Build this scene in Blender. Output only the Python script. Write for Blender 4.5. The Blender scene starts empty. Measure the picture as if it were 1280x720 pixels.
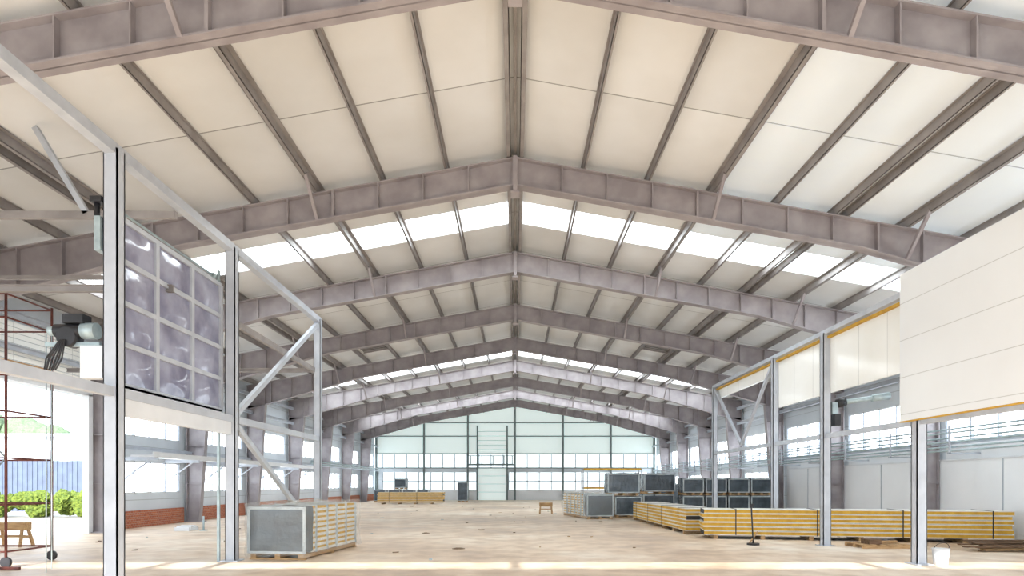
import bpy, math, random
from mathutils import Vector, Matrix, noise
random.seed(4)
S=bpy.context.scene
try:
    S.view_settings.view_transform='Standard'
    S.view_settings.look='None'
except Exception as e: print(e)

# ------------------------------------------------------------ materials
def mat(name,c1,c2=None,scale=3.0,rough=0.6,metal=0.0,bump=0.0,bscale=None,emit=0.0,ecol=None,stretch=(1,1,1),spec=0.4,alpha=1.0,detail=6):
    m=bpy.data.materials.new(name); m.use_nodes=True
    nt=m.node_tree; n=nt.nodes; l=nt.links
    b=n['Principled BSDF']
    b.inputs['Roughness'].default_value=rough; b.inputs['Metallic'].default_value=metal
    b.inputs['Specular IOR Level'].default_value=spec
    b.inputs['Alpha'].default_value=alpha
    tc=n.new('ShaderNodeTexCoord'); mp=n.new('ShaderNodeMapping'); mp.inputs['Scale'].default_value=stretch
    l.new(tc.outputs['Object'],mp.inputs['Vector'])
    nz=n.new('ShaderNodeTexNoise'); nz.inputs['Scale'].default_value=scale; nz.inputs['Detail'].default_value=detail
    l.new(mp.outputs[0],nz.inputs['Vector'])
    r=n.new('ShaderNodeValToRGB'); r.color_ramp.elements[0].position=0.33; r.color_ramp.elements[1].position=0.67
    r.color_ramp.elements[0].color=(*(c2 or c1),1); r.color_ramp.elements[1].color=(*c1,1)
    l.new(nz.outputs['Fac'],r.inputs['Fac']); l.new(r.outputs[0],b.inputs['Base Color'])
    if bump:
        n2=n.new('ShaderNodeTexNoise'); n2.inputs['Scale'].default_value=bscale or scale*3; n2.inputs['Detail'].default_value=4
        l.new(mp.outputs[0],n2.inputs['Vector'])
        bp=n.new('ShaderNodeBump'); bp.inputs['Strength'].default_value=bump; bp.inputs['Distance'].default_value=0.03
        l.new(n2.outputs['Fac'],bp.inputs['Height']); l.new(bp.outputs[0],b.inputs['Normal'])
    if emit:
        b.inputs['Emission Color'].default_value=(*(ecol or c1),1); b.inputs['Emission Strength'].default_value=emit
    return m

def add_lines(m,axis,period,width,dark=0.45,offset=0.0):
    """thin joints every `period` metres along an object axis"""
    nt=m.node_tree;n=nt.nodes;l=nt.links;b=n['Principled BSDF']
    src=b.inputs['Base Color'].links[0].from_socket
    tc=n.new('ShaderNodeTexCoord'); sx=n.new('ShaderNodeSeparateXYZ'); l.new(tc.outputs['Object'],sx.inputs[0])
    a=n.new('ShaderNodeMath');a.operation='ADD';a.inputs[1].default_value=offset+1000*period
    l.new(sx.outputs[axis],a.inputs[0])
    mo=n.new('ShaderNodeMath');mo.operation='MODULO';mo.inputs[1].default_value=period;l.new(a.outputs[0],mo.inputs[0])
    lt=n.new('ShaderNodeMath');lt.operation='LESS_THAN';lt.inputs[1].default_value=width;l.new(mo.outputs[0],lt.inputs[0])
    mx=n.new('ShaderNodeMixRGB');mx.blend_type='MULTIPLY';mx.inputs[2].default_value=(dark,dark,dark*0.97,1)
    l.new(lt.outputs[0],mx.inputs[0]);l.new(src,mx.inputs[1]);l.new(mx.outputs[0],b.inputs['Base Color'])
    return m
def add_cells(m,size,lo,offset=(0,0,0)):
    """small tone change from sheet to sheet"""
    nt=m.node_tree;n=nt.nodes;l=nt.links;b=n['Principled BSDF']
    src=b.inputs['Base Color'].links[0].from_socket
    tc=n.new('ShaderNodeTexCoord');ad=n.new('ShaderNodeVectorMath');ad.operation='ADD';ad.inputs[1].default_value=offset
    l.new(tc.outputs['Object'],ad.inputs[0])
    sn=n.new('ShaderNodeVectorMath');sn.operation='SNAP';sn.inputs[1].default_value=size;l.new(ad.outputs[0],sn.inputs[0])
    wn=n.new('ShaderNodeTexWhiteNoise');l.new(sn.outputs[0],wn.inputs['Vector'])
    mr=n.new('ShaderNodeMapRange');mr.inputs[3].default_value=lo;mr.inputs[4].default_value=1.0;l.new(wn.outputs['Value'],mr.inputs[0])
    mx=n.new('ShaderNodeMixRGB');mx.blend_type='MULTIPLY';mx.inputs[0].default_value=1
    l.new(src,mx.inputs[1]);l.new(mr.outputs[0],mx.inputs[2]);l.new(mx.outputs[0],b.inputs['Base Color'])

M={}
M['frame']=mat('mauve_painted_steel',(.40,.365,.375),(.285,.255,.265),2.0,.5,bump=.05)
M['purlin']=mat('grey_brown_purlin_steel',(.36,.335,.325),(.26,.24,.232),2.5,.55)
M['column']=mat('light_grey_steel',(.56,.595,.65),(.46,.495,.55),3,.4)
M['roof']=mat('white_roof_panel',(.88,.895,.90),(.76,.765,.75),.38,.42,bump=.04,bscale=2,detail=9)
add_cells(M['roof'],(1.5,3.0,50),.88,(0,-.1,5)); add_lines(M['roof'],1,3.0,.03,.4,offset=-0.1)
M['roofGlow']=mat('roof_panel_sidelight_glow',(.86,.91,.94),(.76,.81,.84),.5,.35,emit=.12,ecol=(.80,.93,1),detail=9)  # whiter-blue tone and emission stand in for side-window light on these panels
add_lines(M['roofGlow'],1,3.0,.03,.4,offset=-0.1)
M['sky']=mat('skylight_polycarbonate',(.9,.95,1),None,emit=9.0,ecol=(.87,.95,1))
M['pane']=mat('window_daylight_glazing',(.85,.93,1),None,emit=5.5,ecol=(.85,.93,1))
M['paneb']=mat('back_window_glazing',(.80,.9,.92),None,emit=1.2,ecol=(.87,.97,1))
M['wall']=mat('pale_blue_wall_panel',(.76,.82,.87),(.68,.74,.79),.8,.5); add_lines(M['wall'],2,1.0,.02,.6)
M['wall2']=mat('white_wall_panel',(.92,.94,.96),(.87,.89,.91),.7,.4)
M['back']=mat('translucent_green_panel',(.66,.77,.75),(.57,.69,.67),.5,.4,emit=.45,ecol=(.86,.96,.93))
M['backfr']=mat('back_wall_steel',(.22,.27,.27),(.17,.21,.21),2,.5)
M['white']=mat('white_paint',(.82,.84,.86),(.74,.76,.78),2,.4)
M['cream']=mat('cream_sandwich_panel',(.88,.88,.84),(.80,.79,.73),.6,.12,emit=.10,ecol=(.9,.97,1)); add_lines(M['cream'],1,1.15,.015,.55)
M['panelw']=mat('white_sandwich_panel',(.90,.93,.94),(.85,.875,.885),.5,.35); add_lines(M['panelw'],2,.75,.014,.7)
M['yellow']=mat('ochre_foam_core',(.70,.42,.05),(.52,.29,.03),5,.7,bump=.2)
M['skin']=mat('panel_steel_skin',(.80,.79,.74),(.66,.63,.56),3,.35)
M['dark']=mat('dark_gap',(.05,.045,.04),(.03,.03,.03),3,.8)
M['black']=mat('black_steel',(.035,.035,.04),(.02,.02,.022),4,.4)
M['wrap']=mat('slate_blue_wrapped_plastic',(.085,.115,.14),(.042,.058,.072),2.2,.2,bump=.8,bscale=6,spec=.6)
M['film']=mat('stretch_film_light',(.60,.66,.68),(.38,.43,.45),3,.2,bump=.7,bscale=9,spec=.6)
M['clear']=mat('clear_stretch_film',(.80,.82,.80),(.6,.62,.6),3,.10,bump=1.0,bscale=7,spec=.8,alpha=.15)
M['wood']=mat('pale_timber',(.58,.38,.19),(.38,.22,.10),4,.7,stretch=(1,6,6))
M['wood2']=mat('dark_timber',(.20,.12,.07),(.10,.06,.035),4,.8,stretch=(1,6,6))
M['spot']=mat('dusty_drain_lid',(.34,.24,.15),(.22,.15,.09),6,.8)
M['rust']=mat('dark_red_pipe',(.20,.06,.045),(.10,.035,.03),6,.6)
M['galv']=mat('galvanised_pale_pipe',(.46,.56,.58),(.33,.41,.44),6,.35,metal=.2)
M['glassq']=mat('violet_grey_door_pane',(.45,.47,.60),(.20,.20,.30),1.6,.12,bump=.5,bscale=1.5,spec=.9)
M['leaf']=mat('hedge_leaves',(.15,.19,.022),(.045,.08,.01),9,.8,bump=1,bscale=20)
M['leafd']=mat('tree_leaves',(.16,.22,.13),(.10,.15,.08),5,.8,bump=1,bscale=12)
M['fence']=mat('blue_grey_fence_sheet',(.10,.13,.19),(.08,.10,.15),2,.5)
M['asph']=mat('outdoor_paving',(.40,.38,.35),(.32,.30,.28),.6,.9)
M['grey']=mat('mid_grey_cladding',(.42,.46,.52),(.36,.40,.46),1,.5)

# floor
def floor_mat():
    m=bpy.data.materials.new('dusty_concrete_floor');m.use_nodes=True;nt=m.node_tree;n=nt.nodes;l=nt.links;b=n['Principled BSDF']
    tc=n.new('ShaderNodeTexCoord')
    a=n.new('ShaderNodeTexNoise');a.inputs['Scale'].default_value=.2;a.inputs['Detail'].default_value=10;a.inputs['Roughness'].default_value=.66
    l.new(tc.outputs['Object'],a.inputs['Vector'])
    r=n.new('ShaderNodeValToRGB');e=r.color_ramp.elements
    e[0].position=.33;e[0].color=(.46,.315,.205,1);e[1].position=.66;e[1].color=(.88,.80,.69,1)
    k=e.new(.49);k.color=(.74,.585,.435,1)
    l.new(a.outputs['Fac'],r.inputs[0])
    c=n.new('ShaderNodeTexNoise');c.inputs['Scale'].default_value=1.7;c.inputs['Detail'].default_value=9;l.new(tc.outputs['Object'],c.inputs['Vector'])
    r2=n.new('ShaderNodeValToRGB');r2.color_ramp.elements[0].position=.35;r2.color_ramp.elements[0].color=(.80,.76,.72,1);r2.color_ramp.elements[1].position=.58;r2.color_ramp.elements[1].color=(1,1,1,1)
    l.new(c.outputs['Fac'],r2.inputs[0])
    mx=n.new('ShaderNodeMixRGB');mx.blend_type='MULTIPLY';mx.inputs[0].default_value=1;l.new(r.outputs[0],mx.inputs[1]);l.new(r2.outputs[0],mx.inputs[2])
    l.new(mx.outputs[0],b.inputs['Base Color'])
    r3=n.new('ShaderNodeMapRange');r3.inputs[1].default_value=.35;r3.inputs[2].default_value=.6;r3.inputs[3].default_value=.35;r3.inputs[4].default_value=.7;l.new(a.outputs['Fac'],r3.inputs[0]);l.new(r3.outputs[0],b.inputs['Roughness'])
    bp=n.new('ShaderNodeBump');bp.inputs['Strength'].default_value=.12;bp.inputs['Distance'].default_value=.02;l.new(c.outputs['Fac'],bp.inputs['Height']);l.new(bp.outputs[0],b.inputs['Normal'])
    add_lines(m,1,12.0,.03,.85,offset=1.2)
    return m
M['floor']=floor_mat()
def brick_mat():
    m=bpy.data.materials.new('red_brick');m.use_nodes=True;nt=m.node_tree;n=nt.nodes;l=nt.links;b=n['Principled BSDF']
    tc=n.new('ShaderNodeTexCoord')
    sx=n.new('ShaderNodeSeparateXYZ');cx=n.new('ShaderNodeCombineXYZ')
    l.new(tc.outputs['Object'],sx.inputs[0]);l.new(sx.outputs[1],cx.inputs[0]);l.new(sx.outputs[2],cx.inputs[1])
    t=n.new('ShaderNodeTexBrick');t.inputs['Scale'].default_value=3.2;t.inputs['Color1'].default_value=(.50,.16,.07,1);t.inputs['Color2'].default_value=(.36,.10,.05,1);t.inputs['Mortar'].default_value=(.45,.38,.32,1);t.inputs['Mortar Size'].default_value=.015
    l.new(cx.outputs[0],t.inputs['Vector']);l.new(t.outputs[0],b.inputs['Base Color']);b.inputs['Roughness'].default_value=.85
    return m
M['brick']=brick_mat()

# ------------------------------------------------------------ mesh builder
class MB:
    def __init__(s): s.v=[];s.f=[];s.mi=[];s.ms=[];s.sm=[]
    def mid(s,k):
        if k not in s.ms: s.ms.append(k)
        return s.ms.index(k)
    def hexa(s,p,k):
        o=len(s.v); s.v+=[tuple(q) for q in p]
        for f in ((0,3,2,1),(4,5,6,7),(0,1,5,4),(1,2,6,5),(2,3,7,6),(3,0,4,7)):
            s.f.append(tuple(o+i for i in f)); s.mi.append(s.mid(k)); s.sm.append(False)
    def box(s,x0,x1,y0,y1,z0,z1,k):
        if x0>x1:x0,x1=x1,x0
        if y0>y1:y0,y1=y1,y0
        s.hexa([(x0,y0,z0),(x1,y0,z0),(x1,y1,z0),(x0,y1,z0),(x0,y0,z1),(x1,y0,z1),(x1,y1,z1),(x0,y1,z1)],k)
    def beam(s,p,q,w,h,k,up=(0,0,1)):
        p=Vector(p);q=Vector(q);d=(q-p).normalized();u=Vector(up)
        if abs(d.dot(u))>.98:u=Vector((0,1,0))
        a=d.cross(u).normalized()*w/2;b=a.cross(d).normalized()*h/2
        s.hexa([p-a-b,p+a-b,p+a+b,p-a+b,q-a-b,q+a-b,q+a+b,q-a+b],k)
    def ibeam(s,p,q,w,h,k,t=.015,up=(0,0,1)):
        p=Vector(p);q=Vector(q);d=(q-p).normalized();u=Vector(up)
        if abs(d.dot(u))>.98:u=Vector((0,1,0))
        a=d.cross(u).normalized();b=a.cross(d).normalized()
        s.beam(p,q,t,h,k,up)
        s.beam(p+b*(h/2-t/2),q+b*(h/2-t/2),w,t,k,up); s.beam(p-b*(h/2-t/2),q-b*(h/2-t/2),w,t,k,up)
    def cyl(s,p,q,r,k,n=12,r2=None):
        p=Vector(p);q=Vector(q);d=(q-p).normalized();u=Vector((0,0,1))
        if abs(d.dot(u))>.98:u=Vector((0,1,0))
        a=d.cross(u).normalized();b=a.cross(d).normalized();o=len(s.v);r2=r if r2 is None else r2
        for c,rr in((p,r),(q,r2)):
            for i in range(n):
                t=2*math.pi*i/n; s.v.append(tuple(c+a*rr*math.cos(t)+b*rr*math.sin(t)))
        for i in range(n):
            j=(i+1)%n; s.f.append((o+i,o+j,o+n+j,o+n+i)); s.mi.append(s.mid(k)); s.sm.append(True)
        s.f.append(tuple(o+i for i in reversed(range(n))));s.mi.append(s.mid(k));s.sm.append(False)
        s.f.append(tuple(o+n+i for i in range(n)));s.mi.append(s.mid(k));s.sm.append(False)
    def tube(s,pts,r,k,n=8):
        for a,b in zip(pts[:-1],pts[1:]): s.cyl(a,b,r,k,n)
    def obj(s,name,bevel=0,seg=2,parent=None,loc=None,rotz=0):
        me=bpy.data.meshes.new(name); me.from_pydata(s.v,[],s.f)
        for k in s.ms: me.materials.append(M[k])
        for i,p in enumerate(me.polygons): p.material_index=s.mi[i]; p.use_smooth=s.sm[i]
        me.validate(); me.update()
        import bmesh
        bm=bmesh.new(); bm.from_mesh(me); bmesh.ops.recalc_face_normals(bm,faces=bm.faces); bm.to_mesh(me); bm.free()
        o=bpy.data.objects.new(name,me); S.collection.objects.link(o)
        if bevel:
            md=o.modifiers.new('b','BEVEL');md.width=bevel;md.segments=seg;md.limit_method='ANGLE'
        if loc:o.location=loc
        o.rotation_euler=(0,0,rotz)
        if parent:o.parent=parent
        return o
def empty(name,loc=(0,0,0)):
    e=bpy.data.objects.new(name,None);S.collection.objects.link(e);e.location=loc;return e

# ------------------------------------------------------------ dims
W=14.0; APEX=9.2; SL=.18; Y0=-3.0; YB=62.8
FR=[2.8+6*i for i in range(10)]
def zt(x): return APEX-SL*abs(x)
def dep(x):
    x=abs(x); return .65 if x<8 else .65+(x-8)/5.3*.55

# ------------------------------------------------------------ portal frames
def portal(y):
    b=MB(); fw=.14
    for s in(-1,1):
        X=[0.0,8.0,13.9]
        for xa,xc in zip(X[:-1],X[1:]):
            A=(xa,zt(xa));C=(xc,zt(xc));a=(xa,zt(xa)-dep(xa));c=(xc,zt(xc)-dep(xc))
            def q(p,yy):return(s*p[0],yy,p[1])
            b.hexa([q(A,y-.012),q(C,y-.012),q(c,y-.012),q(a,y-.012),q(A,y+.012),q(C,y+.012),q(c,y+.012),q(a,y+.012)],'frame')
            for (p,r,t) in((A,C,-.03),(a,c,.03)):
                p2=(p[0],p[1]+t);r2=(r[0],r[1]+t)
                b.hexa([q(p,y-fw),q(r,y-fw),q(r2,y-fw),q(p2,y-fw),q(p,y+fw),q(r,y+fw),q(r2,y+fw),q(p2,y+fw)],'frame')
        x=.04
        i=0
        while x<13.0:
            w=.012 if i%4 else .025
            b.box(s*(x-w),s*(x+w),y-fw+.01,y+fw-.01,zt(x)-dep(x)+.02,zt(x)-.02,'frame')
            x+=1.05;i+=1
        zk=zt(13)-dep(13)
        def col(x0t,x1t,x0b,x1b,z0,z1,y0,y1):
            b.hexa([(s*x0b,y0,z0),(s*x1b,y0,z0),(s*x1b,y1,z0),(s*x0b,y1,z0),(s*x0t,y0,z1),(s*x1t,y0,z1),(s*x1t,y1,z1),(s*x0t,y1,z1)],'frame')
        zt2=zt(13.9)
        col(12.95,13.85,13.38,13.85,0.02,zk,y-.012,y+.012)
        col(12.93,12.97,13.35,13.38,0.02,zk,y-fw,y+fw)
        col(13.85,13.88,13.85,13.88,0.02,zt2,y-fw,y+fw)
        col(12.95,13.85,12.95,13.85,zk-.03,zk,y-fw,y+fw)
        col(12.95,12.98,12.95,12.98,zk,zt(12.95)-.02,y-fw,y+fw)
        for z in(1.6,3.2,4.8):
            t=z/zk; xi=13.38+(12.95-13.38)*t
            b.box(s*xi,s*13.85,y-fw,y+fw,z,z+.02,'frame')
        b.box(s*13.2,s*13.9,y-.25,y+.25,0.0,.03,'frame')
        for xb in(4.6,9.1):
            zb=zt(xb)-dep(xb)+.03
            for dy in(-.95,.95):
                b.beam((s*xb,y+math.copysign(.12,dy),zb),(s*xb,y+dy,zt(xb)+.05),.07,.07,'frame')
    b.box(-.05,.05,y-.2,y+.2,zt(0)-.80,zt(0),'frame')
    b.box(-.10,.10,y-.16,y+.16,zt(0)-.84,zt(0)-.80,'frame')
    return b.obj('portal_frame')
for y in FR: portal(y)

# ------------------------------------------------------------ purlins
b=MB()
PX=[.16,1.6,3.1,4.6,6.1,7.6,9.1,10.6,12.1,13.5]
for s in(-1,1):
    for x in PX[1:]:
        t=.012; h=.2; w=.09 if x in(4.6,9.1) else .045
        xs=[x]
        if x==7.6 and s>0: xs=[7.45,7.72]
        if x==9.1 and s<0: xs=[8.98,9.25]
        for xx in xs:
            z0=zt(xx)
            b.box(s*(xx-t/2),s*(xx+t/2),Y0,YB,z0+.004,z0+h,'purlin')
            b.box(s*(xx-t/2),s*(xx+w),Y0,YB,z0+.004,z0+t,'purlin')
            b.box(s*(xx-w),s*(xx+t/2),Y0,YB,z0+h-t,z0+h,'purlin')
        if x==4.6:
            b.box(s*(x+.08),s*(x+.092),Y0,YB,z0+.004,z0+h-.04,'purlin')
for s in(-1,1):
    b.box(s*.10,s*.115,Y0,YB,zt(0)+.0,zt(0)+.18,'purlin'); b.box(s*.10,s*.2,Y0,YB,zt(0)+.0,zt(0)+.015,'purlin')
b.box(-.03,.03,Y0,YB,zt(0)+.1,zt(0)+.16,'purlin')
b.obj('roof_purlins')

# ------------------------------------------------------------ roof
strips=[(17.4,18.85),(36.9,38.2),(49.2,50.4)]
b=MB(); sk=MB(); glow=MB()
def roofz(x): return zt(x)+.205
def rp(bb,xa,xc,ya,yb,th,k,s,dz=0):
    bb.hexa([(s*xa,ya,roofz(xa)+dz),(s*xc,ya,roofz(xc)+dz),(s*xc,yb,roofz(xc)+dz),(s*xa,yb,roofz(xa)+dz),
            (s*xa,ya,roofz(xa)+dz+th),(s*xc,ya,roofz(xc)+dz+th),(s*xc,yb,roofz(xc)+dz+th),(s*xa,yb,roofz(xa)+dz+th)],k)
ys=[Y0]+[v for st in strips for v in st]+[YB+.3]
for i in range(0,len(ys),2):
    for s in(-1,1):
        if s>0 and i==0:
            rp(b,0,4.6,ys[i],ys[i+1],.14,'roof',s)
            rp(b,4.6,14.3,ys[i],2.8,.14,'roof',s); rp(b,13.5,14.3,2.8,ys[i+1],.14,'roof',s)
            rp(glow,4.6,13.5,2.8,ys[i+1],.10,'roofGlow',s)
        else: rp(b,0,14.3,ys[i],ys[i+1],.14,'roof',s)
for (ya,yb) in strips:
    for s in(-1,1):
        rp(b,12.2,14.3,ya,yb,.14,'roof',s); rp(b,0,.12,ya,yb,.14,'roof',s)
        edges=[.12,1.6,3.1,4.6,6.1,7.6,9.1,10.6,12.2]
        for xa,xc in zip(edges[:-1],edges[1:]):
            rp(sk,xa+.06,xc-.06,ya+.03,yb-.03,.03,'sky',s,.06)
            rp(b,xc-.06,xc+.06 if xc<12 else xc,ya,yb,.12,'white',s)
b.obj('ceiling'); sk.obj('skylight_glazing'); glow.obj('ceiling_sidelight_glow')
for s in(-1,1):
    b=MB()
    rp(b,6.2,7.38,29.4,30.8,.03,'dark',s,-.05)
    for t in range(5): rp(b,6.25,7.33,29.5+t*.26,29.58+t*.26,.03,'purlin',s,-.09)
    rp(b,6.2,7.38,29.36,29.44,.1,'purlin',s,-.12);rp(b,6.2,7.38,30.76,30.84,.1,'purlin',s,-.12)
    b.obj('roof_vent')

# ------------------------------------------------------------ side walls
def sidewall(s,name,gate,upper_from,lower_from):
    b=MB();g=MB();x0,x1=s*W,s*(W+.2)
    bays=[Y0]+FR+[YB]
    def wall(ya,yb,z0,z1,k='wall'):
        if yb-ya>.01: b.box(x0,x1,ya,yb,z0,z1,k)
    ztop=zt(W)+.2
    for a,c in zip(bays[:-1],bays[1:]):
        if gate and a<gate[0]<c:
            wall(a,gate[0],0,ztop); wall(gate[0],c,4.45,ztop)
            continue
        if c<9:      # unseen openings added in the near bays to let in fill light
            wall(a,a+.4,0,ztop);wall(c-.4,c,0,ztop);wall(a+.4,c-.4,5.6,ztop);continue
        up=a>=upper_from; lo=a>=lower_from
        pr=.45 if s<0 else .25
        wa,wc=a+pr,c-pr
        wall(a,wa,0,ztop);wall(wc,c,0,ztop)
        base='wall' if s<0 else 'wall2'
        zu=3.35 if (s<0) else 2.95
        if lo: wall(wa,wc,0,1.25);zz=2.45 if s<0 else 2.3
        else: zz=0
        if lo:
            win(b,g,s,wa,wc,1.25,zz)
        if up:
            wall(wa,wc,zz,zu, 'wall' if lo else base); win(b,g,s,wa,wc,zu,4.5); wall(wa,wc,4.5,ztop)
        else: wall(wa,wc,zz,ztop)
    b.obj(name); g.obj('window_left' if s<0 else 'window_right')
def win(b,g,s,ya,yb,z0,z1):
    g.box(s*(W+.12),s*(W+.14),ya,yb,z0,z1,'pane')
    f=.05
    b.box(s*(W+.02),s*(W+.14),ya,yb,z0,z0+f,'white');b.box(s*(W+.02),s*(W+.14),ya,yb,z1-f,z1,'white')
    n=5
    for i in range(n+1):
        y=ya+(yb-ya)*i/n; b.box(s*(W+.02),s*(W+.14),max(ya,y-f/2),min(yb,y+f/2),z0,z1,'grey')
sidewall(-1,'wall_left',(15.2,20.8),20,20)
sidewall(1,'wall_right',None,8,32)

b=MB()
for a,c in zip(FR[3:-1]+[FR[-1]],FR[4:]+[YB]): b.box(-W+.002,-W+.12,a+.3,c-.3,0,.62,'brick')
b.obj('baseboard_left')
b=MB()
b.box(W-.10,W-.002,13.0,32.0,0.0,2.35,'wall2')
for y in [15+3.0*i for i in range(6)]: b.box(W-.115,W-.10,y-.01,y+.01,.02,2.33,'grey')
b.box(W-.14,W-.0,13.0,32.0,2.35,2.39,'white')
b.obj('trim_right_cladding')
b=MB()
for s in(-1,1):
    for z in (5.3,6.2):
        b.ibeam((s*13.6,Y0,z),(s*13.6,YB,z),.12,.16,'column')
    b.ibeam((s*13.7,20.8 if s<0 else Y0,2.9),(s*13.7,YB,2.9),.1,.12,'column')
b.obj('wall_girts')

# unseen end wall; openings and slot shaped for fill light and floor sun strip
b=MB()
def gab(y0,y1,x0,x1,z0):
    b.hexa([(x0,y0,z0),(x1,y0,z0),(x1,y1,z0),(x0,y1,z0),(x0,y0,roofz(x0)),(x1,y0,roofz(x1)),(x1,y1,roofz(x1)),(x0,y1,roofz(x0))],'wall')
gab(Y0,Y0+.15,-14,0,6.42);gab(Y0,Y0+.15,0,14,6.42)
b.box(-14,14,Y0,Y0+.15,5.6,5.98,'wall')
for x in(-13.8,-7,0,7,13.8): b.box(x-.1,x+.1,Y0,Y0+.15,0,6.42,'column')
b.obj('wall_front_light_slot')

# ------------------------------------------------------------ back wall
b=MB();g=MB()
yb=YB+.1
def bq(x0,x1,z0,z1,k,y=yb,t=.12): b.box(x0,x1,y,y+t,z0,z1,k)
def gabb(x0,x1,z0,k):
    b.hexa([(x0,yb,z0),(x1,yb,z0),(x1,yb+.12,z0),(x0,yb+.12,z0),(x0,yb,roofz(x0)),(x1,yb,roofz(x1)),(x1,yb+.12,roofz(x1)),(x0,yb+.12,roofz(x0))],k)
gabb(-14,0,4.6,'back');gabb(0,14,4.6,'back')
bq(-14,14,2.75,3.2,'wall');bq(-14,14,0,1.0,'wall2')
for x0,x1 in((-14,-13.2),(-3.9,-3.6),(-.9,-.6),(13.2,14)): bq(x0,x1,1.0,2.75,'wall')
cols=[-13.8,-9.06,-4.7,-.02,4.75,9.5,13.8]
g.box(-14,14,yb+.08,yb+.1,3.2,4.6,'paneb');g.box(-13.2,-3.9,yb+.08,yb+.1,1.0,2.75,'paneb');g.box(-.6,13.2,yb+.08,yb+.1,1.0,2.75,'paneb')
for x in cols: b.box(x-.09,x+.09,yb-.2,yb,0,min(roofz(x),9.3)-.02,'backfr')
for z in(3.2,4.6,6.35,7.7):
    xm=min(13.8,(APEX-z)/SL+.5); b.box(-xm,xm,yb-.1,yb,z-.05,z+.05,'backfr')
x=-13.2
while x<13.3:
    if not(-3.9<x<-.6): b.box(x-.04,x+.04,yb+.0,yb+.08,1.0,2.75,'grey')
    b.box(x-.04,x+.04,yb,yb+.08,3.2,4.6,'grey'); x+=1.2
b.box(-13.2,-3.9,yb,yb+.08,1.85,1.92,'grey');b.box(-.6,13.2,yb,yb+.08,1.85,1.92,'grey')
for x in(-3.75,-.8): b.box(x-.08,x+.08,yb-.25,yb-.05,0,7.4,'backfr')
b.box(-3.7,-.85,yb-.14,yb-.02,5.0,7.1,'back')
for i in range(5): b.box(-3.7,-.85,yb-.16,yb-.12,5.0+i*.45,5.03+i*.45,'backfr')
b.box(-4.6,-.1,yb-.5,yb-.1,3.45,3.6,'backfr')
for x in(-4.4,-3.3,-2.2,-1.1,-.3): b.box(x-.04,x+.04,yb-.5,yb-.4,3.6,4.4,'backfr')
b.box(-4.6,-.1,yb-.5,yb-.42,4.36,4.42,'backfr')
b.obj('wall_back');g.obj('window_back')
b=MB();b.box(-3.65,-.9,yb-.06,yb+.05,0,3.2,'back')
for i in range(1,4): b.box(-3.65,-.9,yb-.075,yb-.06,i*.8-.015,i*.8+.015,'grey')
b.obj('door_1')

# ------------------------------------------------------------ floor / outside
b=MB();b.box(-14.2,14.2,Y0,YB+.3,-.2,0,'floor');b.obj('floor')
b=MB()
b.box(-120,120,-60,130,-.35,-.205,'asph')
b.obj('ground_outside')
b=MB();b.box(-45,-14.2,-3,60,-.204,-.03,'asph');b.obj('paved_yard')
def leafy(name,x0,x1,y0,y1,z0,z1,k,n=26,rr=(.28,.42)):
    import bmesh
    bm=bmesh.new()
    for i in range(n):
        c=Vector((random.uniform(x0,x1),random.uniform(y0,y1),random.uniform(z0+.3*(z1-z0),z1-.25*(z1-z0))))
        r=random.uniform(*rr)*(z1-z0)
        mm=Matrix.Translation(c)
        bmesh.ops.create_icosphere(bm,subdivisions=4,radius=r,matrix=mm)
    bm.normal_update()
    for v in bm.verts:
        d=noise.noise(v.co*3)*.16+noise.noise(v.co*9)*.12+random.uniform(-.03,.03)
        v.co+=v.normal*d; v.co.z=max(v.co.z,z0)
    me=bpy.data.meshes.new(name);bm.to_mesh(me);bm.free();me.materials.append(M[k])
    o=bpy.data.objects.new(name,me);S.collection.objects.link(o)
leafy('hedge',-31,-19.5,30.5,31.8,-.03,1.15,'leaf',60)
leafy('tree',-80,-66,90,94,-.2,13,'leafd',16,(.16,.24))
b=MB()
for i in range(90):
    x=-46+i*.3; b.box(x,x+.15,38,38.05,-.03,3.0,'fence'); b.box(x+.15,x+.3,38.04,38.09,-.03,3.0,'fence')
b.box(-46,-19,38.1,38.16,2.4,2.5,'grey')
b.obj('boundary_fence')
b=MB();b.box(-76,-36,70,84,-.2,6.8,'wall2')
for i in range(12): b.box(-74+i*3.1,-72.2+i*3.1,69.9,70,3.4,5.3,'grey')
b.box(-77,-35,69,85,6.8,7.1,'grey')
b.obj('neighbouring_building')

# ------------------------------------------------------------ left partition frame
XL=-5.9
b=MB()
def colbox(bb,x,y,z1,w=.2,k='column'):
    bb.box(x-w/2,x-w/2+.014,y-w/2,y+w/2,0,z1,k);bb.box(x+w/2-.014,x+w/2,y-w/2,y+w/2,0,z1,k)
    bb.box(x-w/2,x+w/2,y-w/2+.0,y-w/2+.03,0,z1,k)
    bb.box(x-w/2,x+w/2,y+w/2-.03,y+w/2,0,z1,k)
    bb.box(x-w*.9,x+w*.9,y-w*.9,y+w*.9,0,.02,k)
for y in(9.3,13.17,18.9): colbox(b,XL,y,6.5)
colbox(b,XL,4.0,6.5)
b.beam((XL,Y0+.3,6.5+.0),(XL,19.0,6.5),.16,.16,'column')
b.beam((XL,Y0+.3,2.95),(XL,19.0,2.95),.12,.14,'column')
b.beam((XL,13.3,3.05),(XL,18.8,6.35),.1,.12,'column')
b.beam((XL,13.3,2.85),(XL,18.8,.15),.1,.12,'column')
b.beam((XL-.1,13.2,5.05),(XL-.1,18.9,5.0),.08,.14,'purlin')
b.beam((-13.6,11.0,6.28),(XL,11.0,6.28),.09,.12,'purlin')
b.beam((-7.45,11.0,6.3),(-8.35,11.0,7.8),.09,.09,'column')
b.beam((-10.9,11.0,6.3),(-9.1,11.0,7.6),.08,.08,'purlin')
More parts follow.
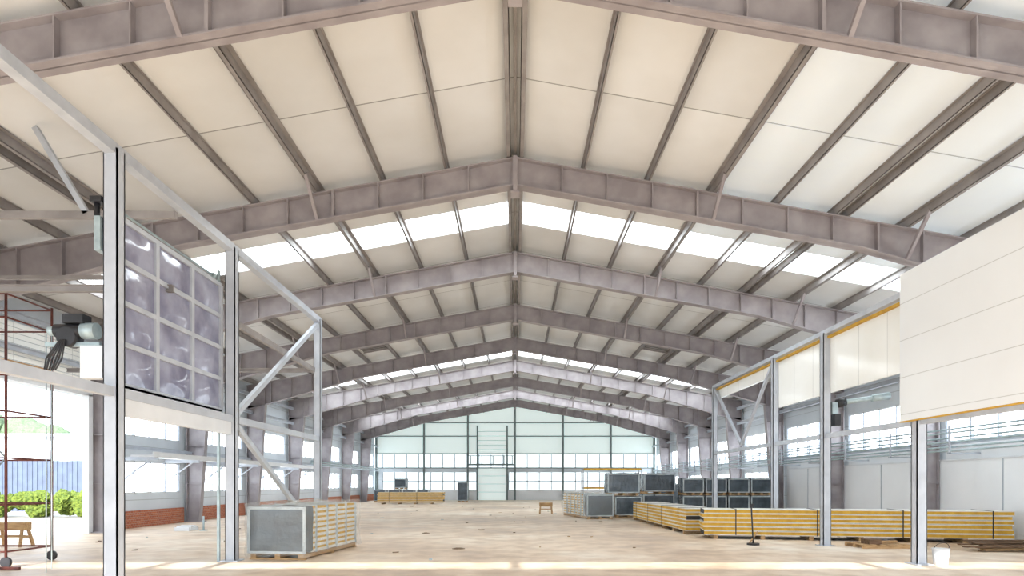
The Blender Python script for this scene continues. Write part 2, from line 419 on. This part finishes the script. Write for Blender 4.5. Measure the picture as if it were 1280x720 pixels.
b.ibeam((-13.4,11.0,5.0),(-5.95,11.0,5.0),.1,.12,'purlin')
b.ibeam((-13.4,18.9,5.0),(-5.95,18.9,5.0),.1,.12,'purlin')
b.beam((-13.4,13.17,5.9),(-6.0,13.17,5.9),.08,.08,'purlin')
b.beam((-9.6,11.0,5.05),(-13.2,11.0,6.2),.07,.07,'purlin')
for x in(-13.3,-9.6): b.beam((x,11.0,0),(x,11.0,6.3),.12,.12,'column')
b.obj('partition_frame_left')

# sectional lifting door (raised)
root=empty('sectional_lift_door',(XL-.16,0,0))
b=MB()
ya,yz=9.5,13.0;z0,z1=3.12,5.68
b.box(-.03,.03,ya,yz,z0-.12,z0,'white')
nr,nc=4,3
for i in range(nr+1):
    z=z0+(z1-z0)*i/nr; b.box(-.03,.03,ya,yz,z-.04,z+.04,'column')
for j in range(nc+1):
    y=ya+(yz-ya)*j/nc; b.box(-.032,.032,y-.05,y+.05,z0,z1,'column')
b.obj('door_frame',parent=root)
me_v=[];me_f=[]
N=12
for i in range(nr):
    for j in range(nc):
        o=len(me_v)
        for u in range(N+1):
            for v in range(N+1):
                y=ya+(yz-ya)*(j+u/N)/nc; z=z0+(z1-z0)*(i+v/N)/nr
                bu=math.sin(math.pi*u/N)*math.sin(math.pi*v/N)
                cr=math.cos(math.pi*(u-v)/N*1.0)*math.cos(math.pi*(u+v-N)/N)
                me_v.append((.03*bu-.015+.012*cr*bu+.008*noise.noise(Vector((y*4,z*4,1))),y,z))
        for u in range(N):
            for v in range(N):
                a=o+u*(N+1)+v; me_f.append((a,a+1,a+N+2,a+N+1))
me=bpy.data.meshes.new('door_panes');me.from_pydata(me_v,[],me_f);me.materials.append(M['glassq'])
for p in me.polygons:p.use_smooth=True
o=bpy.data.objects.new('door_panes',me);S.collection.objects.link(o);o.parent=root
b=MB()
for y in(9.45,13.02): b.beam((-.05,y,0),(-.05,y,6.0),.05,.05,'galv')
b.cyl((-.1,9.45,5.85),(-.1,13.0,5.85),.02,'galv')
for y in(9.55,12.85): b.cyl((-.1,y,5.85),(-.1,y+.1,5.85),.06,'galv')
b.obj('door_guides',parent=root)
b=MB();b.box(XL-.04,XL+.04,9.42,13.05,2.62,2.88,'white');b.obj('trim_partition_fascia')

# door operator motor + chain on first left column
b=MB();yy=9.3
b.box(-6.35,-6.03,yy-.08,yy+.1,3.15,3.62,'white')
b.box(-6.9,-6.1,yy-.03,yy+.03,3.62,3.68,'galv')
b.cyl((-6.75,yy,3.85),(-6.35,yy,3.85),.10,'black',16);b.cyl((-6.35,yy,3.85),(-6.15,yy,3.85),.12,'galv',16)
b.cyl((-6.85,yy,3.85),(-6.75,yy,3.85),.07,'galv',16)
b.box(-6.6,-6.3,yy-.1,yy+.1,3.95,4.08,'black')
b.cyl((-6.55,yy-.1,3.75),(-6.55,yy+.1,3.75),.14,'black',18)
for i in range(7):
    a=random.uniform(-.25,.1);b.tube([(-6.55+a*.3,yy-.12,3.7),(-6.6+a,yy-.14,3.42),(-6.7+a*.7,yy-.12,3.26)],.012,'black',6)
b.box(-6.12,-6.03,yy-.12,yy+.08,5.0,5.5,'galv');b.cyl((-6.14,yy-.02,5.3),(-6.14,yy-.02,5.75),.04,'black')
b.box(-6.2,-6.03,yy-.1,yy+.05,5.72,5.8,'black')
b.cyl((-6.9,yy,3.8),(-6.9,yy,.3),.008,'galv',6);b.cyl((-6.82,yy,3.8),(-6.82,yy,.35),.008,'galv',6)
b.obj('door_operator_motor')

# ------------------------------------------------------------ right partition frame
XR=8.05
b=MB()
for y in(12.6,16.4):colbox(b,XR,y,2.9 if y<13 else 5.5)
for y in(19.6,25.5): colbox(b,XR,y,5.5,.18,'column')
b.beam((XR,12.7,5.52),(XR,25.6,5.52),.14,.12,'column')
b.beam((XR,3.0,2.84),(XR,25.6,2.84),.1,.12,'column')
b.beam((XR,19.7,5.4),(XR,22.5,3.0),.09,.09,'column');b.beam((XR,25.4,5.4),(XR,22.5,3.0),.09,.09,'column')
b.beam((XR,3.3,5.9),(XR,12.9,5.9),.1,.1,'column'); colbox(b,XR,3.2,5.9); b.box(XR-.06,XR+.06,12.7,12.9,2.84,5.9,'column')
b.obj('partition_frame_right')
b=MB()
b.box(XR-.2,XR-.13,3.2,12.9,2.87,5.86,'panelw')
b.box(XR-.205,XR-.125,3.2,12.9,2.85,2.872,'yellow')
b.obj('cladding_panel')
b=MB()
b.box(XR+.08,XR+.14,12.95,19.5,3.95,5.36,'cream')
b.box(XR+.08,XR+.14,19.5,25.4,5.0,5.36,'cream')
b.box(XR-.0,XR+.15,12.95,25.4,5.36,5.42,'yellow')
b.box(XR-.03,XR+.0,12.95,12.99,3.95,5.36,'yellow')
b.obj('cream_partition_panel')
b=MB()
b.tube([(8.25,16.5,3.95),(8.25,16.5,5.15),(8.35,16.5,5.25),(9.3,16.5,5.25)],.03,'black')
b.box(8.2,8.32,16.46,16.58,4.2,4.45,'black');b.box(8.85,9.3,16.42,16.58,5.2,5.27,'black')
b.obj('cable_arm')
b=MB()
b.cyl((8.4,16.3,3.7),(9.5,16.3,3.86),.06,'galv',12);b.cyl((8.3,16.3,3.67),(8.5,16.3,3.72),.11,'black',14)
b.cyl((9.2,16.3,3.81),(9.65,16.3,3.88),.09,'galv',12);b.box(8.2,8.35,16.2,16.4,3.1,3.4,'black')
b.box(8.16,8.3,16.24,16.36,3.4,3.7,'galv')
b.obj('door_operator')

# pipe racks along walls
b=MB()
for i,(dx,z) in enumerate(((0,2.6),(.12,2.72),(0,2.86),(.15,3.0),(0,3.14),(.1,3.26))):
    b.cyl((13.1+dx,9,z),(13.1+dx,60,z),.028,'galv',8)
for i in range(17):
    y=10+3*i; b.box(13.0,13.98,y-.03,y+.03,2.5,2.55,'column');b.box(13.04,13.08,y-.03,y+.03,2.5,3.35,'column')
b.obj('wall_pipework')
b=MB()
b.box(-13.4,-12.6,22,40,2.56,2.62,'white');b.box(-12.62,-12.58,22,40,2.54,2.72,'white')
for i in range(7):
    y=22.3+2.9*i; b.box(-13.95,-12.6,y-.04,y+.04,2.44,2.56,'column'); b.beam((-13.9,y,1.7),(-12.8,y,2.5),.05,.05,'column')
b.obj('cable_tray')
b=MB()
for z in(2.9,3.05): b.cyl((-12.9,40,z),(-12.9,60,z),.05,'galv',8)
for i in range(7): b.box(-13.9,-12.8,41+3*i-.03,41+3*i+.03,2.8,2.86,'column')
b.obj('wall_pipe_run')

# ------------------------------------------------------------ goods
def stack(name,L,Wd,n,th,loc,rot):
    b=MB()
    for i in range(n):
        z=.12+i*th; j=random.uniform(-.03,.03)
        b.box(j,L+j,0,Wd,z,z+th*.14,'skin');b.box(j,L+j,0,Wd,z+th*.80,z+th*.94,'skin')
        b.box(j+.004,L+j-.004,.004,Wd-.004,z+th*.14,z+th*.80,'yellow')
    b.box(.02,L-.02,.02,Wd-.02,.12,.12+n*th-.01,'dark')
    x=.3
    while x<L:
        b.box(x,x+.12,.02,Wd-.02,0,.12,'wood'); x+=1.3
    x=.9
    while x<L-.3:
        b.box(x,x+.03,-.006,Wd+.006,.12,.12+n*th+.004,'dark'); x+=2.2
    return b.obj(name,loc=loc,rotz=rot)
ang=math.atan2(16.9-18.5,13.4-5.5)
stack('sandwich_panel_stack',8.0,1.15,6,.125,(5.5,18.5,0),ang)
stack('sandwich_panel_stack',8.2,1.1,6,.118,(6.5,20.0,0),math.radians(91))
stack('sandwich_panel_stack',5.2,1.2,7,.12,(-10.9,50,0),0)

def wrapped(name,L,Wd,H,loc,rot,n=8,dark_side=False):
    """plastic-wrapped pack: dark film ends, layered side, pallet under"""
    e=empty(name,loc);e.rotation_euler=(0,0,rot)
    b=MB()
    z0=.13
    for x in(.05,Wd/2-.05,Wd-.17): b.box(x,x+.12,.03,L-.03,0.03,.11,'wood')
    for y in [i*(L-.16)/5+.03 for i in range(6)]: b.box(.02,Wd-.02,y,y+.1,.11,.13,'wood');
    for y in [i*(L-.16)/2+.03 for i in range(3)]: b.box(.02,Wd-.02,y,y+.1,0,.03,'wood')
    b.obj('pallet',parent=e)
    if not dark_side:
        b=MB();t=(H-z0)/n
        for i in range(n):
            j=random.uniform(-.012,.012)
            b.box(.03+j,Wd-.02+j,.3,L-.02,z0+i*t,z0+i*t+t*.55,'skin')
            b.box(.05,Wd-.035,.3,L-.03,z0+i*t+t*.55,z0+i*t+t,'yellow')
        b.obj('panel_layers',parent=e)
    import bmesh
    def cover(nm,x0,x1,y0,y1,za,zb,amp,key,bev=.07,cuts=5,fq=3.2):
        bm=bmesh.new()
        bmesh.ops.create_cube(bm,size=1)
        for v in bm.verts:
            v.co=Vector((x0+(v.co.x+.5)*(x1-x0),y0+(v.co.y+.5)*(y1-y0),za+(v.co.z+.5)*(zb-za)))
        bmesh.ops.bevel(bm,geom=bm.edges[:],offset=bev,segments=3,affect='EDGES',profile=.6)
        bmesh.ops.subdivide_edges(bm,edges=bm.edges[:],cuts=cuts,use_grid_fill=True)
        for v in bm.verts:
            p=v.co*fq+Vector(loc)
            v.co+=Vector((noise.noise(p),noise.noise(p+Vector((9,0,0))),noise.noise(p+Vector((0,9,0)))))*amp
            v.co.z=max(v.co.z,.02)
        me=bpy.data.meshes.new(nm);bm.to_mesh(me);bm.free();me.materials.append(M[key])
        for p in me.polygons:p.use_smooth=True
        o=bpy.data.objects.new(nm,me);S.collection.objects.link(o);o.parent=e
    cover('film_cover',0,Wd,0,(L if dark_side else .42),z0,H+.02,.035,'wrap')
    if not dark_side:
        cover('clear_film',-.06,Wd+.06,-.05,L+.03,z0-.07,H+.08,.06,'clear',.06,10,4.5)
    b=MB()
    b.box(.0,Wd,-.015,.01,z0+.0,z0+.05,'film');b.box(0,Wd,-.015,.01,H-.06,H,'film')
    b.box(-.01,.05,-.015,.01,z0,H,'film');b.box(Wd-.05,Wd+.01,-.015,.01,z0,H,'film')
    y=.55 if not dark_side else .4
    while y<L-.1:
        w=random.uniform(.02,.07) if not dark_side else .1
        b.box(-.012,Wd+.012,y,y+w,z0-.01,H+.028,'film' if not dark_side else 'wrap'); y+=random.uniform(.45,.8)
    b.obj('film_bands',parent=e,bevel=.005)
    return e
wrapped('wrapped_panel_pack',3.0,1.28,1.12,(-5.68,13.42,0),math.radians(-7),n=9)
wrapped('wrapped_panel_pack',4.4,1.25,1.12,(3.25,28.6,0),math.radians(10),n=8)
def dpack(x,y,z,w,L,H):
    wrapped('wrapped_goods_pallet',L,w,H,(x,y,z),0,dark_side=True)
dpack(4.72,29.8,0,1.25,1.3,1.0);dpack(4.4,30.0,1.05,1.5,1.3,1.05)
dpack(6.7,33.0,0,1.6,1.4,1.05);dpack(6.75,33,1.08,1.6,1.4,1.05)
for i in range(4): dpack(8.5+i*1.15,32.0,0,1.05,1.2,1.0);dpack(8.5+i*1.15,32.0,1.03,1.05,1.2,.85)
for i in range(4): dpack(-12.3+i*1.25,55,0,1.0,1.2,1.1)
dpack(-10.5,55,1.15,1.0,1.2,.9)
dpack(-5.1,56,0,.9,.9,1.75)
dpack(8.5,48,0,1.6,1.5,1.3);dpack(10.6,47,0,1.6,1.5,1.6)

# yellow shelf rack at the back right
b=MB()
for x in(5.6,10.4):
    for y in(52,53.2): b.box(x-.05,x+.05,y-.05,y+.05,0,2.9,'column')
for z in(1.2,2.75): b.box(5.6,10.4,51.95,52.05,z,z+.12,'yellow');b.box(5.6,10.4,53.15,53.25,z,z+.12,'yellow');b.box(5.6,10.4,52,53.2,z+.12,z+.15,'wood')
b.obj('storage_rack')

def trestle(loc,w=.6,h=.55):
    b=MB()
    b.box(-w/2,w/2,-.14,.14,h-.2,h,'wood')
    for s in(-1,1):
        for t in(-1,1): b.beam((s*(w/2-.07),t*.08,h-.1),(s*(w/2-.02),t*.22,0),.06,.06,'wood')
        b.beam((s*(w/2-.05),-.18,h*.4),(s*(w/2-.05),.18,h*.4),.03,.06,'wood')
    b.beam((-w/2+.05,0,h*.42),(w/2-.05,0,h*.42),.04,.06,'wood')
    b.obj('wooden_trestle',loc=loc)
trestle((1.65,34,0),.7,.6);trestle((-12.9,16.2,0),.8,.62)
b=MB()
for y in(0,.4,.8): b.box(0,1.15,y,y+.1,0,.08,'wood')
for x in(0,.21,.42,.63,.84,1.03): b.box(x,x+.12,0,.9,.08,.10,'wood')
b.box(.2,.5,.1,.5,.10,.22,'wood2');b.beam((.5,.3,.14),(1.1,.5,.14),.08,.05,'wood');b.cyl((.7,.6,.14),(1.0,.7,.14),.04,'black')
b.obj('timber_pallet',loc=(8.6,15.6,0))
b=MB()
for i in range(16):
    x=random.uniform(0,.7);y=random.uniform(0,.6);z=.03+.022*i*.6
    b.beam((x,y,z),(x+random.uniform(1.2,2.2),y+random.uniform(-.25,.25),z+random.uniform(-.01,.02)),.11,.028,random.choice(['wood2','wood','wood2']))
b.obj('scrap_lumber_pile',loc=(10.6,14.9,0))
b=MB();b.cyl((0,0,0),(0,0,.32),.12,'white',20,.15);b.cyl((0,0,.32),(0,0,.335),.16,'white',20)
b.tube([(.15*math.cos(t),-.02-.16*math.sin(t)*.4,.33+.12*math.sin(t)) for t in [math.pi*i/8 for i in range(9)]],.006,'black',6)
b.obj('paint_bucket',loc=(8.38,12.45,0))
b=MB();b.cyl((0,0,0),(0,0,.05),.16,'black',18);b.cyl((0,0,.05),(-.05,0,1.05),.02,'black');b.box(-.09,.0,-.02,.02,1.0,1.08,'black')
b.beam((-.1,0,.05),(.12,0,.35),.03,.03,'wood')
b.obj('barrier_post',loc=(6.25,16.6,0))
for (x,y,r) in((-1.4,15.6,.16),(-2.9,20.5,.13)):
    b=MB();b.cyl((0,0,0),(0,0,.012),r,'spot',20);b.cyl((0,0,.012),(0,0,.018),r*.75,'wood2',20);b.box(-r*.4,r*.4,-.02,.02,.018,.03,'spot');b.obj('floor_drain_cover',loc=(x,y,0))
# loose scraps lying about the slab
b=MB()
rr=random.Random(11)
for i in range(70):
    x=rr.uniform(-12.5,12.5);y=rr.uniform(12,48);a=rr.uniform(0,3.14);L=rr.uniform(.04,.22)
    if -6.6<x<-3.6 and y<18: continue
    b.beam((x,y,.012),(x+L*math.cos(a),y+L*math.sin(a),.012),rr.uniform(.02,.07),.02,rr.choice(['wood','wood2','spot','film']))
b.obj('floor_debris')

# scaffold tower (far left)
b=MB()
x0,x1,y0,y1=-11.4,-9.75,12.1,13.3
for x in(x0,x1):
    for y in(y0,y1): b.cyl((x,y,.12),(x,y,5.3),.024,'rust',10); b.cyl((x,y-.03,.1),(x,y+.03,.1),.1,'black',14)
for z in(.3,1.2,2.1,3.0,3.9,4.8,5.25):
    for y in(y0,y1): b.cyl((x0,y,z),(x1,y,z),.018,'rust',8)
    for x in(x0,x1): b.cyl((x,y0,z),(x,y1,z),.018,'rust',8)
b.cyl((x0,y0,.3),(x1,y0,2.1),.016,'galv',8);b.cyl((x1,y0,2.1),(x0,y0,3.9),.016,'galv',8)
b.box(x0,x1,y0,y1,3.95,4.0,'wood')
b.beam((x1-.3,y0-.3,.03),(x1+.5,y0-.3,.03),.05,.05,'rust')
b.obj('scaffold_tower')
# gate frame left and rolled-up door
b=MB()
for y in(15.25,20.55): b.box(-14.0,-13.8,y-.1,y+.1,0,4.5,'white')
b.box(-14.0,-13.8,15.15,20.65,4.45,4.65,'white')
b.obj('door_2_frame')
b=MB()
for i in range(9):
    b.box(-13.75,-13.70,15.3,20.4,4.7+.15*i,4.83+.15*i,'cream')
b.obj('door_2_shutter')
b=MB();
for i in range(5): b.box(0,.5,i*.14,i*.14+.1,0,.12+.05*(i%2),'white')
b.cyl((.9,.2,0),(.9,.2,.5),.03,'galv')
b.box(.8,1.0,.1,.3,0,.03,'galv')
b.obj('floor_pipe_stub',loc=(-11.6,21.5,0))

# ------------------------------------------------------------ lighting
w=bpy.data.worlds.new('sky');S.world=w;w.use_nodes=True;nt=w.node_tree
bg=nt.nodes['Background'];bg.inputs[0].default_value=(.81,.905,1,1);bg.inputs[1].default_value=4.0
sun=bpy.data.lights.new('sun','SUN');sun.energy=12;sun.angle=.01;sun.color=(1,.97,.92)
o=bpy.data.objects.new('sun',sun);S.collection.objects.link(o)
d=Vector((0.0,math.cos(math.radians(22)),-math.sin(math.radians(22))))
o.rotation_euler=d.to_track_quat('-Z','Y').to_euler()

# ------------------------------------------------------------ camera
cd=bpy.data.cameras.new('camera');cam=bpy.data.objects.new('camera',cd);S.collection.objects.link(cam)
cam.location=(0,0,1.6);cam.rotation_euler=(math.radians(90),0,0)
cd.sensor_width=36;cd.lens=790/1280*36;cd.shift_y=245/1280;cd.shift_x=-4/1280;cd.clip_end=400
S.camera=cam
